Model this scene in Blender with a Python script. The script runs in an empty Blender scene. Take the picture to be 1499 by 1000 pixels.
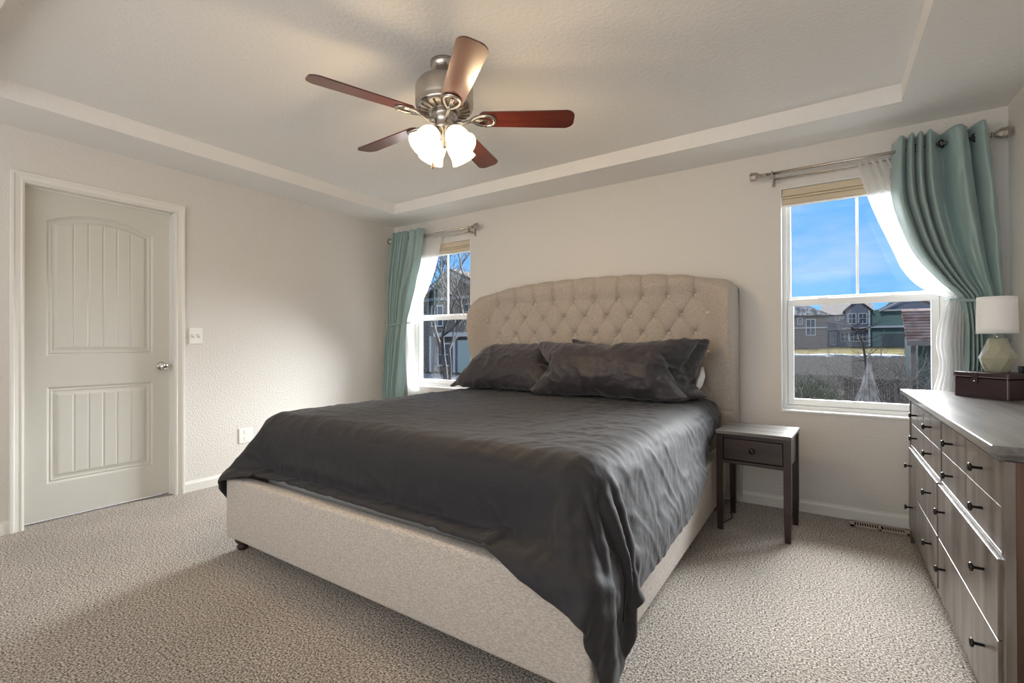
import bpy, bmesh, math, random
from mathutils import Vector, Matrix, noise
random.seed(7)
PI = math.pi
SC = bpy.context.scene
COL = SC.collection

# ------------------------------------------------------------------ camera
YAW, PITCH, ROLL = 0.5871, 0.0049, -0.0027
cam_data = bpy.data.cameras.new('camera'); cam = bpy.data.objects.new('camera', cam_data); COL.objects.link(cam)
cam_data.sensor_width = 36.0; cam_data.lens = 690.69 * 36.0 / 1499.0
cam_data.clip_start = 0.02; cam_data.clip_end = 500
F = Vector((-math.sin(YAW), math.cos(YAW), 0)); Rv = Vector((math.cos(YAW), math.sin(YAW), 0)); Uv = Vector((0, 0, 1))
F2 = F*math.cos(PITCH) + Uv*math.sin(PITCH); U2 = Uv*math.cos(PITCH) - F*math.sin(PITCH)
R3 = Rv*math.cos(ROLL) + U2*math.sin(ROLL); U3 = U2*math.cos(ROLL) - Rv*math.sin(ROLL)
M = Matrix((R3, U3, -F2)).transposed().to_4x4(); M.translation = Vector((4.0649, -3.7072, 1.1248))
cam.matrix_world = M
SC.camera = cam

# ------------------------------------------------------------------ view, world, lights
SC.view_settings.view_transform = 'Standard'; SC.view_settings.look = 'None'
SC.view_settings.gamma = 1.0; SC.view_settings.use_curve_mapping = False
SC.view_settings.exposure = 0.35
try:
    SC.cycles.max_bounces = 10; SC.cycles.diffuse_bounces = 6; SC.cycles.transparent_max_bounces = 16
    SC.cycles.use_denoising = True; SC.cycles.sample_clamp_indirect = 6.0
except Exception: pass

W = bpy.data.worlds.new('sky'); SC.world = W; W.use_nodes = True
nt = W.node_tree; nt.nodes.clear()
def nd(tree, t, **kw):
    n = tree.nodes.new(t)
    for k, v in kw.items(): setattr(n, k, v)
    return n
tc = nd(nt, 'ShaderNodeTexCoord'); sep = nd(nt, 'ShaderNodeSeparateXYZ')
nt.links.new(tc.outputs['Generated'], sep.inputs[0])
rmp = nd(nt, 'ShaderNodeValToRGB')
rmp.color_ramp.elements[0].position = 0.0; rmp.color_ramp.elements[0].color = (0.20, 0.50, 0.90, 1)
rmp.color_ramp.elements[1].position = 0.55; rmp.color_ramp.elements[1].color = (0.10, 0.33, 0.86, 1)
nt.links.new(sep.outputs['Z'], rmp.inputs[0])
mp = nd(nt, 'ShaderNodeMapping'); mp.inputs['Scale'].default_value = (1.0, 1.0, 3.2)
nt.links.new(tc.outputs['Generated'], mp.inputs[0])
cn = nd(nt, 'ShaderNodeTexNoise'); cn.inputs['Scale'].default_value = 3.4; cn.inputs['Detail'].default_value = 6; cn.inputs['Roughness'].default_value = .58
nt.links.new(mp.outputs[0], cn.inputs['Vector'])
cr = nd(nt, 'ShaderNodeValToRGB'); cr.color_ramp.elements[0].position = .50; cr.color_ramp.elements[1].position = .78
cr.color_ramp.elements[1].color = (.62, .62, .62, 1)
nt.links.new(cn.outputs[0], cr.inputs[0])
mx = nd(nt, 'ShaderNodeMixRGB'); mx.inputs['Color2'].default_value = (.62, .70, .88, 1)
nt.links.new(cr.outputs[0], mx.inputs['Fac']); nt.links.new(rmp.outputs[0], mx.inputs['Color1'])
bg = nd(nt, 'ShaderNodeBackground'); bg.inputs['Strength'].default_value = 1.0
nt.links.new(mx.outputs[0], bg.inputs['Color'])
wo = nd(nt, 'ShaderNodeOutputWorld'); nt.links.new(bg.outputs[0], wo.inputs[0])

def add_light(name, kind, loc, rot=None, direction=None, **kw):
    l = bpy.data.lights.new(name, kind)
    for k, v in kw.items(): setattr(l, k, v)
    o = bpy.data.objects.new(name, l); COL.objects.link(o); o.location = loc
    if direction is not None: o.rotation_euler = Vector(direction).to_track_quat('-Z', 'Y').to_euler()
    return o
# broad soft daylight arriving through the two windows
add_light('hazy_daylight', 'SUN', (4, 8, 9), direction=(-0.14, -1.0, -0.58), energy=31.0, angle=math.radians(52), color=(.97, .985, 1.0))
add_light('high_sun', 'SUN', (0, -20, 20), direction=(0.35, 1.0, -0.75), energy=1.6, angle=math.radians(1), color=(1.0, .93, .82))
# added soft fill behind the camera; the near wall has no window
add_light('near_fill_light', 'AREA', (2.6, -5.25, 1.45), direction=(0, 1, 0.10), energy=42.0, shape='RECTANGLE', size=3.6, size_y=1.7, color=(.98, .985, 1.0))

# ------------------------------------------------------------------ materials
MATS = {}
def mat(name, color, rough=.6, metal=0.0, color2=None, nscale=20.0, ndetail=4.0, nstretch=(1, 1, 1), ramp=(.4, .6),
        bump=0.0, bscale=None, bdetail=3.0, bdist=.01, emit=None, estr=0.0, spec=.5, sheen=0.0, coat=0.0, bstretch=None, trans=0.0, kind='noise', subs=0.0):
    if name in MATS: return MATS[name]
    m = bpy.data.materials.new(name); m.use_nodes = True; t = m.node_tree
    b = t.nodes['Principled BSDF']
    b.inputs['Base Color'].default_value = (*color, 1); b.inputs['Roughness'].default_value = rough
    b.inputs['Metallic'].default_value = metal; b.inputs['Specular IOR Level'].default_value = spec
    if sheen: b.inputs['Sheen Weight'].default_value = sheen
    if coat: b.inputs['Coat Weight'].default_value = coat; b.inputs['Coat Roughness'].default_value = .15
    if trans: b.inputs['Transmission Weight'].default_value = trans
    co = t.nodes.new('ShaderNodeTexCoord')
    def tex(scale, detail, stretch, kind='noise'):
        mp = t.nodes.new('ShaderNodeMapping'); mp.inputs['Scale'].default_value = stretch
        t.links.new(co.outputs['Object'], mp.inputs[0])
        if kind == 'voronoi':
            n = t.nodes.new('ShaderNodeTexVoronoi'); n.inputs['Scale'].default_value = scale
            t.links.new(mp.outputs[0], n.inputs['Vector']); return n.outputs['Distance']
        n = t.nodes.new('ShaderNodeTexNoise'); n.inputs['Scale'].default_value = scale; n.inputs['Detail'].default_value = detail
        t.links.new(mp.outputs[0], n.inputs['Vector']); return n.outputs[0]
    if color2 is not None:
        src = tex(nscale, ndetail, nstretch, kind)
        r = t.nodes.new('ShaderNodeValToRGB')
        r.color_ramp.elements[0].position = ramp[0]; r.color_ramp.elements[0].color = (*color, 1)
        r.color_ramp.elements[1].position = ramp[1]; r.color_ramp.elements[1].color = (*color2, 1)
        t.links.new(src, r.inputs[0]); t.links.new(r.outputs[0], b.inputs['Base Color'])
    if bump:
        src = tex(bscale or nscale, bdetail, bstretch or nstretch)
        bn = t.nodes.new('ShaderNodeBump'); bn.inputs['Strength'].default_value = bump; bn.inputs['Distance'].default_value = bdist
        t.links.new(src, bn.inputs['Height']); t.links.new(bn.outputs[0], b.inputs['Normal'])
    if emit is not None:
        b.inputs['Emission Color'].default_value = (*emit, 1); b.inputs['Emission Strength'].default_value = estr
    MATS[name] = m
    return m

M_wall = mat('wall_paint', (.68, .66, .625), .85, bump=.6, bscale=75, bdetail=2, bdist=.006, spec=.2)
M_ceil = mat('ceiling_paint', (.80, .79, .77), .9, bump=.5, bscale=60, bdetail=4, bdist=.006, spec=.15)
M_trim = mat('white_trim', (.74, .73, .69), .38)
M_door = mat('door_paint', (.59, .59, .545), .42)
M_vinyl = mat('window_vinyl', (.86, .87, .86), .35)
def carpet_mat():
    m = bpy.data.materials.new('carpet'); m.use_nodes = True; t = m.node_tree; b = t.nodes['Principled BSDF']
    b.inputs['Roughness'].default_value = 1; b.inputs['Specular IOR Level'].default_value = .05
    co = t.nodes.new('ShaderNodeTexCoord')
    n1 = t.nodes.new('ShaderNodeTexNoise'); n1.inputs['Scale'].default_value = 135; n1.inputs['Detail'].default_value = 4; n1.inputs['Roughness'].default_value = .82
    n2 = t.nodes.new('ShaderNodeTexNoise'); n2.inputs['Scale'].default_value = 2.2; n2.inputs['Detail'].default_value = 3
    for n in (n1, n2): t.links.new(co.outputs['Object'], n.inputs['Vector'])
    r = t.nodes.new('ShaderNodeValToRGB'); e = r.color_ramp.elements
    e[0].position = .40; e[0].color = (.045, .033, .025, 1); e[1].position = .575; e[1].color = (.84, .78, .71, 1)
    x = e.new(.46); x.color = (.27, .23, .195, 1); x = e.new(.52); x.color = (.52, .47, .415, 1)
    t.links.new(n1.outputs[0], r.inputs[0])
    r2 = t.nodes.new('ShaderNodeValToRGB'); r2.color_ramp.elements[0].position = .3; r2.color_ramp.elements[0].color = (.86, .86, .86, 1); r2.color_ramp.elements[1].position = .7
    t.links.new(n2.outputs[0], r2.inputs[0])
    mx = t.nodes.new('ShaderNodeMixRGB'); mx.blend_type = 'MULTIPLY'; mx.inputs[0].default_value = 1
    t.links.new(r.outputs[0], mx.inputs[1]); t.links.new(r2.outputs[0], mx.inputs[2]); t.links.new(mx.outputs[0], b.inputs['Base Color'])
    bn = t.nodes.new('ShaderNodeBump'); bn.inputs['Strength'].default_value = .8; bn.inputs['Distance'].default_value = .012
    t.links.new(n1.outputs[0], bn.inputs['Height']); t.links.new(bn.outputs[0], b.inputs['Normal'])
    return m
M_carpet = carpet_mat()
M_linen = mat('linen_upholstery', (.40, .355, .31), .9, color2=(.57, .52, .465), nscale=90, ndetail=3, nstretch=(1, 1, 3.2), ramp=(.38, .64), bump=.4, bscale=260, bdist=.003, spec=.15, sheen=.15)
M_linen_h = mat('linen_headboard', (.37, .32, .275), .9, color2=(.49, .435, .38), nscale=150, ndetail=3, ramp=(.38, .64), bump=.3, bscale=260, bdist=.003, spec=.15, sheen=.15)
M_duvet = mat('charcoal_cotton', (.021, .0195, .0225), .70, bump=.3, bscale=28, bdetail=5, bdist=.010, bstretch=(1, 1, 1), spec=.32, sheen=.10)
M_pillow = mat('charcoal_pillowcase', (.026, .021, .027), .55, bump=.35, bscale=22, bdetail=4, bdist=.02, spec=.5, sheen=.2)
M_whitecloth = mat('white_cloth', (.8, .8, .78), .8)
M_darkwood = mat('black_brown_wood', (.012, .007, .006), .36, color2=(.045, .023, .019), nscale=14, ndetail=8, nstretch=(1, 1, .10), ramp=(.35, .75), bump=.15, bdist=.003, coat=.25)
M_darkwood_h = mat('black_brown_wood_across', (.014, .009, .008), .36, color2=(.06, .036, .033), nscale=16, ndetail=8, nstretch=(.10, 1, 1), ramp=(.35, .75), bump=.15, bdist=.003, coat=.3)
M_topwood = mat('streaked_wood_top', (.04, .036, .034), .34, color2=(.24, .225, .215), nscale=20, ndetail=9, nstretch=(.08, 1, 1), ramp=(.35, .7), bump=.2, bdist=.003, coat=.5)  # tabletop with paler streaked grain than legs and drawer
M_dresstop = mat('dresser_top_wood', (.085, .078, .072), .32, color2=(.27, .25, .235), nscale=18, ndetail=9, nstretch=(1, .09, 1), ramp=(.35, .7), bump=.2, bdist=.003, coat=.5)
M_dressfront = mat('dresser_front_wood', (.075, .058, .047), .38, color2=(.25, .22, .195), nscale=13, ndetail=9, nstretch=(1, 1.3, .22), ramp=(.28, .72), bump=.15, bdist=.003, coat=.2)
M_black = mat('black_metal', (.012, .012, .012), .3, metal=.3)
M_dark = mat('gap_shade', (.008, .008, .008), .9, spec=0)  # near-black without gloss: shade of gaps and recesses put into the colour
M_nickel = mat('brushed_nickel', (.50, .46, .42), .27, metal=1.0)
M_chrome = mat('chrome', (.75, .74, .72), .12, metal=1.0)
M_blade = mat('cherry_blade', (.065, .012, .009), .28, color2=(.12, .028, .018), nscale=9, ndetail=6, nstretch=(.25, 2.5, 1), ramp=(.3, .7), coat=.6)
M_teal = mat('seafoam_satin', (.25, .36, .352), .38, bump=.35, bscale=14, bdetail=4, bdist=.008, bstretch=(1, 1, .35), sheen=.3, spec=.5)
M_brownbox = mat('brown_leatherette', (.036, .020, .024), .38, bump=.15, bscale=160, bdist=.002)
M_stitch = mat('stitching', (.35, .32, .33), .6)
M_sage = mat('sage_glaze', (.36, .36, .27), .18, coat=.6)
M_shade = mat('lamp_shade_fabric', (.90, .91, .91), .8)
M_blind = mat('tan_shade_fabric', (.60, .51, .38), .8, bump=.1, bscale=120, bdist=.002)
M_vent = mat('beige_vent_metal', (.42, .34, .28), .45)
M_plate = mat('switch_plate', (.82, .82, .78), .35)
def sheer_mat():
    m = bpy.data.materials.new('sheer_voile'); m.use_nodes = True; t = m.node_tree; t.nodes.clear()
    o = t.nodes.new('ShaderNodeOutputMaterial'); mx = t.nodes.new('ShaderNodeMixShader'); mx.inputs[0].default_value = .14
    m2 = t.nodes.new('ShaderNodeMixShader'); m2.inputs[0].default_value = .55
    d = t.nodes.new('ShaderNodeBsdfDiffuse'); d.inputs[0].default_value = (.86, .86, .85, 1)
    tl = t.nodes.new('ShaderNodeBsdfTranslucent'); tl.inputs[0].default_value = (.86, .86, .85, 1)
    tr = t.nodes.new('ShaderNodeBsdfTransparent')
    t.links.new(d.outputs[0], m2.inputs[1]); t.links.new(tl.outputs[0], m2.inputs[2])
    t.links.new(m2.outputs[0], mx.inputs[1]); t.links.new(tr.outputs[0], mx.inputs[2]); t.links.new(mx.outputs[0], o.inputs[0])
    return m
M_sheer = sheer_mat()
def glass_mat():
    m = bpy.data.materials.new('window_glass'); m.use_nodes = True; t = m.node_tree; t.nodes.clear()
    o = t.nodes.new('ShaderNodeOutputMaterial'); mx = t.nodes.new('ShaderNodeMixShader')
    fr = t.nodes.new('ShaderNodeFresnel'); fr.inputs[0].default_value = 1.25
    g = t.nodes.new('ShaderNodeBsdfGlossy'); g.inputs['Roughness'].default_value = .02
    tr = t.nodes.new('ShaderNodeBsdfTransparent'); tr.inputs[0].default_value = (.97, .98, .98, 1)
    t.links.new(fr.outputs[0], mx.inputs[0]); t.links.new(tr.outputs[0], mx.inputs[1]); t.links.new(g.outputs[0], mx.inputs[2]); t.links.new(mx.outputs[0], o.inputs[0])
    return m
M_glass = glass_mat()

# ------------------------------------------------------------------ mesh helpers
def wloc(o):
    v = Vector((0, 0, 0))
    while o is not None: v += o.location; o = o.parent
    return v
def link(name, bm, m, parent=None, smooth=False, world=True, solid=0.0, sub=0, recalc=True):
    if recalc: bmesh.ops.recalc_face_normals(bm, faces=bm.faces[:])
    if parent is not None and world:
        off = wloc(parent)
        for v in bm.verts: v.co -= off
    me = bpy.data.meshes.new(name); bm.to_mesh(me); bm.free()
    if smooth:
        for p in me.polygons: p.use_smooth = True
    if isinstance(m, (list, tuple)):
        for q in m: me.materials.append(q)
    else: me.materials.append(m)
    o = bpy.data.objects.new(name, me); COL.objects.link(o)
    if parent is not None: o.parent = parent
    if solid:
        md = o.modifiers.new('thickness', 'SOLIDIFY'); md.thickness = solid; md.offset = 0
    if sub:
        md = o.modifiers.new('subdivision', 'SUBSURF'); md.levels = sub; md.render_levels = sub
    return o
def thing(name, label, cat, loc=(0, 0, 0), rz=0, group=None):
    o = bpy.data.objects.new(name, None); COL.objects.link(o); o.location = loc; o.rotation_euler = (0, 0, rz)
    o.empty_display_size = .1
    return tag(o, label, cat, group)
def tag(o, label, cat, group=None, kind=None):
    o['label'] = label; o['category'] = cat
    if group: o['group'] = group
    if kind: o['kind'] = kind
    return o
def struct(name, bm, m, parent=None, **kw):
    o = link(name, bm, m, parent, **kw)
    if parent is None: o['kind'] = 'structure'
    return o
def BM(): return bmesh.new()
def add_box(bm, x0, x1, y0, y1, z0, z1, bev=0, seg=2, mtx=None, mi=0):
    r = bmesh.ops.create_cube(bm, size=1); vs = r['verts']
    for v in vs:
        v.co = Vector((x0 + (v.co.x + .5)*(x1-x0), y0 + (v.co.y + .5)*(y1-y0), z0 + (v.co.z + .5)*(z1-z0)))
    if bev:
        es = list({e for v in vs for e in v.link_edges})
        rr = bmesh.ops.bevel(bm, geom=es, offset=bev, segments=seg, affect='EDGES', profile=.5)
        vs = list({v for f in rr['faces'] for v in f.verts} | {v for v in vs if v.is_valid})
    if mtx is not None:
        for v in vs: v.co = mtx @ v.co
    if mi:
        for f in {f for v in vs for f in v.link_faces}: f.material_index = mi
    return vs
def box(*a, **k):
    bm = BM(); add_box(bm, *a, **k); return bm
def add_lathe(bm, prof, seg=32, mtx=None, cap=True):
    rings = []
    for r, z in prof:
        ring = [bm.verts.new((r*math.cos(2*PI*i/seg), r*math.sin(2*PI*i/seg), z)) for i in range(seg)]
        rings.append(ring)
    for a, b in zip(rings, rings[1:]):
        for i in range(seg):
            bm.faces.new((a[i], a[(i+1) % seg], b[(i+1) % seg], b[i]))
    if cap:
        bm.faces.new(rings[0][::-1]); bm.faces.new(rings[-1])
    if mtx is not None:
        for ring in rings:
            for v in ring: v.co = mtx @ v.co
def lathe(*a, **k):
    bm = BM(); add_lathe(bm, *a, **k); return bm
def add_tube(bm, pts, rad, seg=10, close=True):
    pts = [Vector(p) for p in pts]; rings = []; n = len(pts)
    prevn = None
    for i, p in enumerate(pts):
        d = (pts[min(i+1, n-1)] - pts[max(i-1, 0)]).normalized()
        a = d.orthogonal().normalized() if prevn is None else (prevn - d*prevn.dot(d)).normalized()
        prevn = a; b = d.cross(a)
        r = rad(i/(n-1)) if callable(rad) else rad
        rings.append([bm.verts.new(p + a*r*math.cos(2*PI*k/seg) + b*r*math.sin(2*PI*k/seg)) for k in range(seg)])
    for a, b in zip(rings, rings[1:]):
        for k in range(seg): bm.faces.new((a[k], a[(k+1) % seg], b[(k+1) % seg], b[k]))
    if close: bm.faces.new(rings[0][::-1]); bm.faces.new(rings[-1])
def tube(*a, **k):
    bm = BM(); add_tube(bm, *a, **k); return bm
def add_grid(bm, fn, nu, nv, mi=0):
    g = [[bm.verts.new(fn(i/nu, j/nv)) for i in range(nu+1)] for j in range(nv+1)]
    for j in range(nv):
        for i in range(nu):
            f = bm.faces.new((g[j][i], g[j][i+1], g[j+1][i+1], g[j+1][i])); f.material_index = mi
    return g
def grid(*a, **k):
    bm = BM(); add_grid(bm, *a, **k); return bm
def add_prism(bm, poly, axis, a0, a1):
    # poly: 2D points; extruded along axis ('x','y','z') from a0 to a1
    def P(p, a):
        return {'x': (a, p[0], p[1]), 'y': (p[0], a, p[1]), 'z': (p[0], p[1], a)}[axis]
    A = [bm.verts.new(P(p, a0)) for p in poly]; B = [bm.verts.new(P(p, a1)) for p in poly]
    n = len(poly); bm.faces.new(A); bm.faces.new(B[::-1])
    for i in range(n): bm.faces.new((A[i], B[i], B[(i+1) % n], A[(i+1) % n]))
def prism(*a, **k):
    bm = BM(); add_prism(bm, *a, **k); return bm
def sstep(a, b, x):
    t = max(0, min(1, (x-a)/(b-a))); return t*t*(3-2*t)
def interp(tab, x):
    # smooth interpolation of rows (x, v1, v2, ...) sorted ascending in x (Catmull-Rom)
    n = len(tab)
    if x <= tab[0][0]: return tab[0][1:]
    if x >= tab[-1][0]: return tab[-1][1:]
    for i in range(n-1):
        if tab[i][0] <= x <= tab[i+1][0]: break
    p1, p2 = tab[i], tab[i+1]; p0 = tab[max(i-1, 0)]; p3 = tab[min(i+2, n-1)]
    t = (x-p1[0])/(p2[0]-p1[0]); h = p2[0]-p1[0]; out = []
    for k in range(1, len(p1)):
        m1 = (p2[k]-p0[k])/max(1e-6, p2[0]-p0[0])*h; m2 = (p3[k]-p1[k])/max(1e-6, p3[0]-p1[0])*h
        out.append((2*t**3-3*t*t+1)*p1[k] + (t**3-2*t*t+t)*m1 + (-2*t**3+3*t*t)*p2[k] + (t**3-t*t)*m2)
    return out
def dup(o, parent=None):
    c = o.copy(); COL.objects.link(c); c.parent = parent
    for ch in list(o.children): dup(ch, c)
    return c

# ------------------------------------------------------------------ room shell
RX = 4.914; NY = -5.4; H = 2.44; HT = 2.54
WIN = [(0.245, 1.104), (3.81, 4.67)]; WZ0, WZ1 = .664, 2.18
DY0, DY1, DZ = -2.962, -2.162, 2.118
struct('floor', box(-.3, RX+.2, NY-.1, .02, -.12, 0), M_carpet)
bm = BM()   # back wall with two openings
xs = [-.15, WIN[0][0], WIN[0][1], WIN[1][0], WIN[1][1], RX+.15]
for a, b, full in ((0, 1, 1), (1, 2, 0), (2, 3, 1), (3, 4, 0), (4, 5, 1)):
    if full: add_box(bm, xs[a], xs[b], 0, .18, -.1, 2.6)
    else:
        add_box(bm, xs[a], xs[b], 0, .18, -.1, WZ0); add_box(bm, xs[a], xs[b], 0, .18, WZ1, 2.6)
bmesh.ops.remove_doubles(bm, verts=bm.verts[:], dist=1e-5)
struct('wall_back', bm, M_wall)
bm = BM()
add_box(bm, -.115, 0, NY, DY0, -.1, 2.6); add_box(bm, -.115, 0, DY1, .0, -.1, 2.6); add_box(bm, -.115, 0, DY0, DY1, DZ, 2.6)
bmesh.ops.remove_doubles(bm, verts=bm.verts[:], dist=1e-5)
struct('wall_left', bm, M_wall)
struct('wall_right', box(RX, RX+.12, NY, 0, -.1, 2.6), M_wall)
struct('wall_front', box(-.1, RX+.1, NY-.12, NY, -.1, 2.6), M_wall)
# tray ceiling: lower border, raised centre
TX0, TX1, TY0, TY1 = .439, 4.415, -3.283, -.395
bm = BM()
add_box(bm, -.02, TX0, NY, 0, H, H+.25); add_box(bm, TX1, RX+.02, NY, 0, H, H+.25)
add_box(bm, TX0, TX1, TY1, 0, H, H+.25); add_box(bm, TX0, TX1, NY, TY0, H, H+.25)
add_box(bm, TX0, TX1, TY0, TY1, HT, H+.25)
bmesh.ops.remove_doubles(bm, verts=bm.verts[:], dist=1e-5)
struct('ceiling', bm, M_ceil)
# baseboards
def baseboard(name, p0, p1, nrm):
    prof = [(0, 0), (.013, 0), (.013, .058), (.010, .066), (.006, .072), (.006, .078), (0, .080)]
    p0, p1, nrm = Vector(p0), Vector(p1), Vector(nrm)
    bm = BM(); A = [bm.verts.new(p0 + nrm*a + Vector((0, 0, b))) for a, b in prof]; B = [bm.verts.new(p1 + nrm*a + Vector((0, 0, b))) for a, b in prof]
    n = len(prof); bm.faces.new(A); bm.faces.new(B[::-1])
    for i in range(n): bm.faces.new((A[i], B[i], B[(i+1) % n], A[(i+1) % n]))
    struct(name, bm, M_trim)
baseboard('baseboard_back', (0, 0, 0), (RX, 0, 0), (0, -1, 0))
baseboard('baseboard_left', (0, 0, 0), (0, -2.100, 0), (1, 0, 0))
baseboard('baseboard_left', (0, -3.024, 0), (0, NY, 0), (1, 0, 0))
baseboard('baseboard_right', (RX, 0, 0), (RX, NY, 0), (-1, 0, 0))

# ------------------------------------------------------------------ door
def sd_panel(y, z, y0, y1, z0, z1, arch):
    c = (y0+y1)/2; hw = (y1-y0)/2
    top = z1 + (arch*(1-((y-c)/hw)**2) if arch else 0)
    return min(y-y0, y1-y, z-z0, (top-z)*.97)
def door_h(y, z):
    for (y0, y1, z0, z1, ar) in ((-2.849, -2.275, 1.055, 1.925, .075), (-2.845, -2.275, .235, .855, 0)):
        s = sd_panel(y, z, y0, y1, z0, z1, ar)
        if s > 0:
            h = -.010*sstep(0, .014, s)
            h += .004*sstep(.014, .020, s)*(1-sstep(.022, .028, s))
            h += .008*sstep(.036, .060, s)
            if s > .056:
                u = (y-(y0+.056))/((y1-y0-.112)/6); d = abs(u-round(u))*((y1-y0-.112)/6)
                if 0.5 < u < 5.5: h -= .005*(1-min(1, d/.006))
            return h
    return 0
XD = -.072
def doorpt(u, v):
    y = DY0+.004 + (DY1-DY0-.008)*u; z = .012 + (DZ-.018)*v
    return (XD + door_h(y, z), y, z)
bm = grid(doorpt, 150, 400)
add_box(bm, XD-.035, XD-.0125, DY0+.004, DY1-.004, .012, DZ-.006)
for u in (DY0+.004, DY1-.005): add_box(bm, XD-.02, XD-.0001, u, u+.001, .012, DZ-.006)
door = struct('door_1', bm, M_door, smooth=False)
# casing and jamb
bm = BM()
def casing_run(bm, a, b, width_dir):
    # stepped colonial profile swept from a to b on the wall face
    prof = [(0, 0), (0, .008), (.010, .011), (.016, .008), (.040, .013), (.046, .018), (.058, .019), (.062, .014), (.062, 0)]
    a, b, w = Vector(a), Vector(b), Vector(width_dir)
    return [a + w*p + Vector((q, 0, 0)) for p, q in prof], [b + w*p + Vector((q, 0, 0)) for p, q in prof], [p for p, q in prof]
def sweep_frame():
    bm = BM(); prof = [(0, 0), (0, .008), (.010, .012), (.016, .008), (.040, .013), (.046, .019), (.058, .020), (.062, .014), (.062, 0)]
    loops = []
    for (y, z, sy, sz) in ((DY0, 0, -1, 0), (DY0, DZ, -1, 1), (DY1, DZ, 1, 1), (DY1, 0, 1, 0)):
        loops.append([bm.verts.new((q, y + sy*p, z + sz*p)) for p, q in prof])
    for A, B in zip(loops, loops[1:]):
        for i in range(len(prof)-1): bm.faces.new((A[i], B[i], B[i+1], A[i+1]))
    bm.faces.new(loops[0]); bm.faces.new(loops[-1])
    return bm
link('casing', sweep_frame(), M_trim, door, world=True)
bm = BM()
add_box(bm, -.116, .003, DY0-.001, DY0+.003, 0, DZ); add_box(bm, -.116, .003, DY1-.003, DY1+.001, 0, DZ); add_box(bm, -.116, .003, DY0, DY1, DZ-.003, DZ+.001)
# stop
add_box(bm, -.072, -.060, DY1-.012, DY1, 0, DZ); add_box(bm, -.072, -.060, DY0, DY0+.012, 0, DZ); add_box(bm, -.072, -.060, DY0, DY1, DZ-.012, DZ)
link('jamb', bm, M_trim, door)
kx = Matrix.Translation((XD, -2.222, .965)) @ Matrix.Rotation(PI/2, 4, 'Y')
kn = link('door_knob', lathe([(.012, 0), (.012, .026), (.018, .034), (.026, .042), (.028, .052), (.024, .062), (.012, .068), (.001, .069)], 28, kx), M_chrome, door, smooth=True)
link('rosette', lathe([(.032, 0), (.032, .004), (.026, .009), (.013, .011)], 28, kx), M_nickel, kn, smooth=True)

# ------------------------------------------------------------------ windows
def window(k, x0, x1):
    cx = (x0+x1)/2
    bm = BM()   # outer vinyl frame around the opening, with stepped lips
    def ring(a, y0, y1, t):
        add_box(bm, x0+a, x0+a+t, y0, y1, WZ0+a, WZ1-a, .003); add_box(bm, x1-a-t, x1-a, y0, y1, WZ0+a, WZ1-a, .003)
        add_box(bm, x0+a+t*.5, x1-a-t*.5, y0+.0015, y1-.001, WZ0+a+.0005, WZ0+a+t, .003); add_box(bm, x0+a+t*.5, x1-a-t*.5, y0+.0015, y1-.001, WZ1-a-t, WZ1-a-.0005, .003)
    ring(.001, .0905, .175, .029); ring(.003, .11, .172, .033)
    w = struct('window_%d' % k, bm, M_vinyl)
    bm = BM()   # white return lining the drywall opening
    t = .004
    add_box(bm, x0, x0+t, -.004, .09, WZ0, WZ1); add_box(bm, x1-t, x1, -.004, .09, WZ0, WZ1)
    add_box(bm, x0+.0005, x1-.0005, -.010, .0895, WZ0-.004, WZ0+t+.003); add_box(bm, x0+.0005, x1-.0005, -.0035, .0895, WZ1-t, WZ1-.0002)
    link('window_return', bm, M_vinyl, w)
    zm = 1.405
    bm = BM()   # upper sash
    a = .034
    add_box(bm, x0+a, x0+a+.018, .135, .16, zm, WZ1-a, .002); add_box(bm, x1-a-.018, x1-a, .135, .16, zm, WZ1-a, .002)
    add_box(bm, x0+a, x1-a, .135, .16, WZ1-a-.022, WZ1-a, .002); add_box(bm, x0+a, x1-a, .13, .16, zm+.004, zm+.040, .002)
    us = link('upper_sash', bm, M_vinyl, w)
    link('muntin', box(cx-.0075, cx+.0075, .141, .153, zm+.03, WZ1-a-.01, .002), M_vinyl, us)
    link('glass_pane', box(x0+a+.01, x1-a-.01, .1462, .1478, zm+.03, WZ1-a-.01), M_glass, us)
    bm = BM()   # lower sash sits nearer the room
    add_box(bm, x0+a, x0+a+.036, .098, .128, WZ0+a, zm+.022, .003); add_box(bm, x1-a-.036, x1-a, .098, .128, WZ0+a, zm+.022, .003)
    add_box(bm, x0+a+.01, x1-a-.01, .0992, .127, WZ0+a+.0005, WZ0+a+.042, .003); add_box(bm, x0+a+.001, x1-a-.001, .094, .130, zm-.022, zm+.022, .003)
    ls = link('lower_sash', bm, M_vinyl, w)
    link('glass_pane', box(x0+a+.02, x1-a-.02, .1122, .1138, WZ0+a+.03, zm-.01), M_glass, ls)
    for lx in (x0+.24, x1-.24):
        link('sash_lock', box(lx-.03, lx+.03, .100, .128, zm+.022, zm+.030, .003), M_vinyl, ls)
    return w
for k, (a, b) in enumerate(WIN): window(k+1, a, b)
def blind(x0, x1, label):
    t = thing('roman_shade', label, 'window shade', ((x0+x1)/2, .03, WZ1))
    link('headrail', box(x0+.008, x1-.008, .012, .060, WZ1-.052, WZ1-.006, .004), M_blind, t)
    bm = BM()
    add_box(bm, x0+.010, x1-.010, .014, .052, WZ1-.070, WZ1-.054, .005); add_box(bm, x0+.010, x1-.010, .018, .050, WZ1-.110, WZ1-.071, .006)
    link('folded_fabric', bm, M_blind, t)
    link('bottom_rail', box(x0+.010, x1-.010, .016, .050, WZ1-.120, WZ1-.111, .003), M_vinyl, t)
blind(*WIN[0], 'raised tan fabric shade at top of the window left of the bed')
blind(*WIN[1], 'raised tan fabric shade at top of the window above the dresser end')

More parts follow.
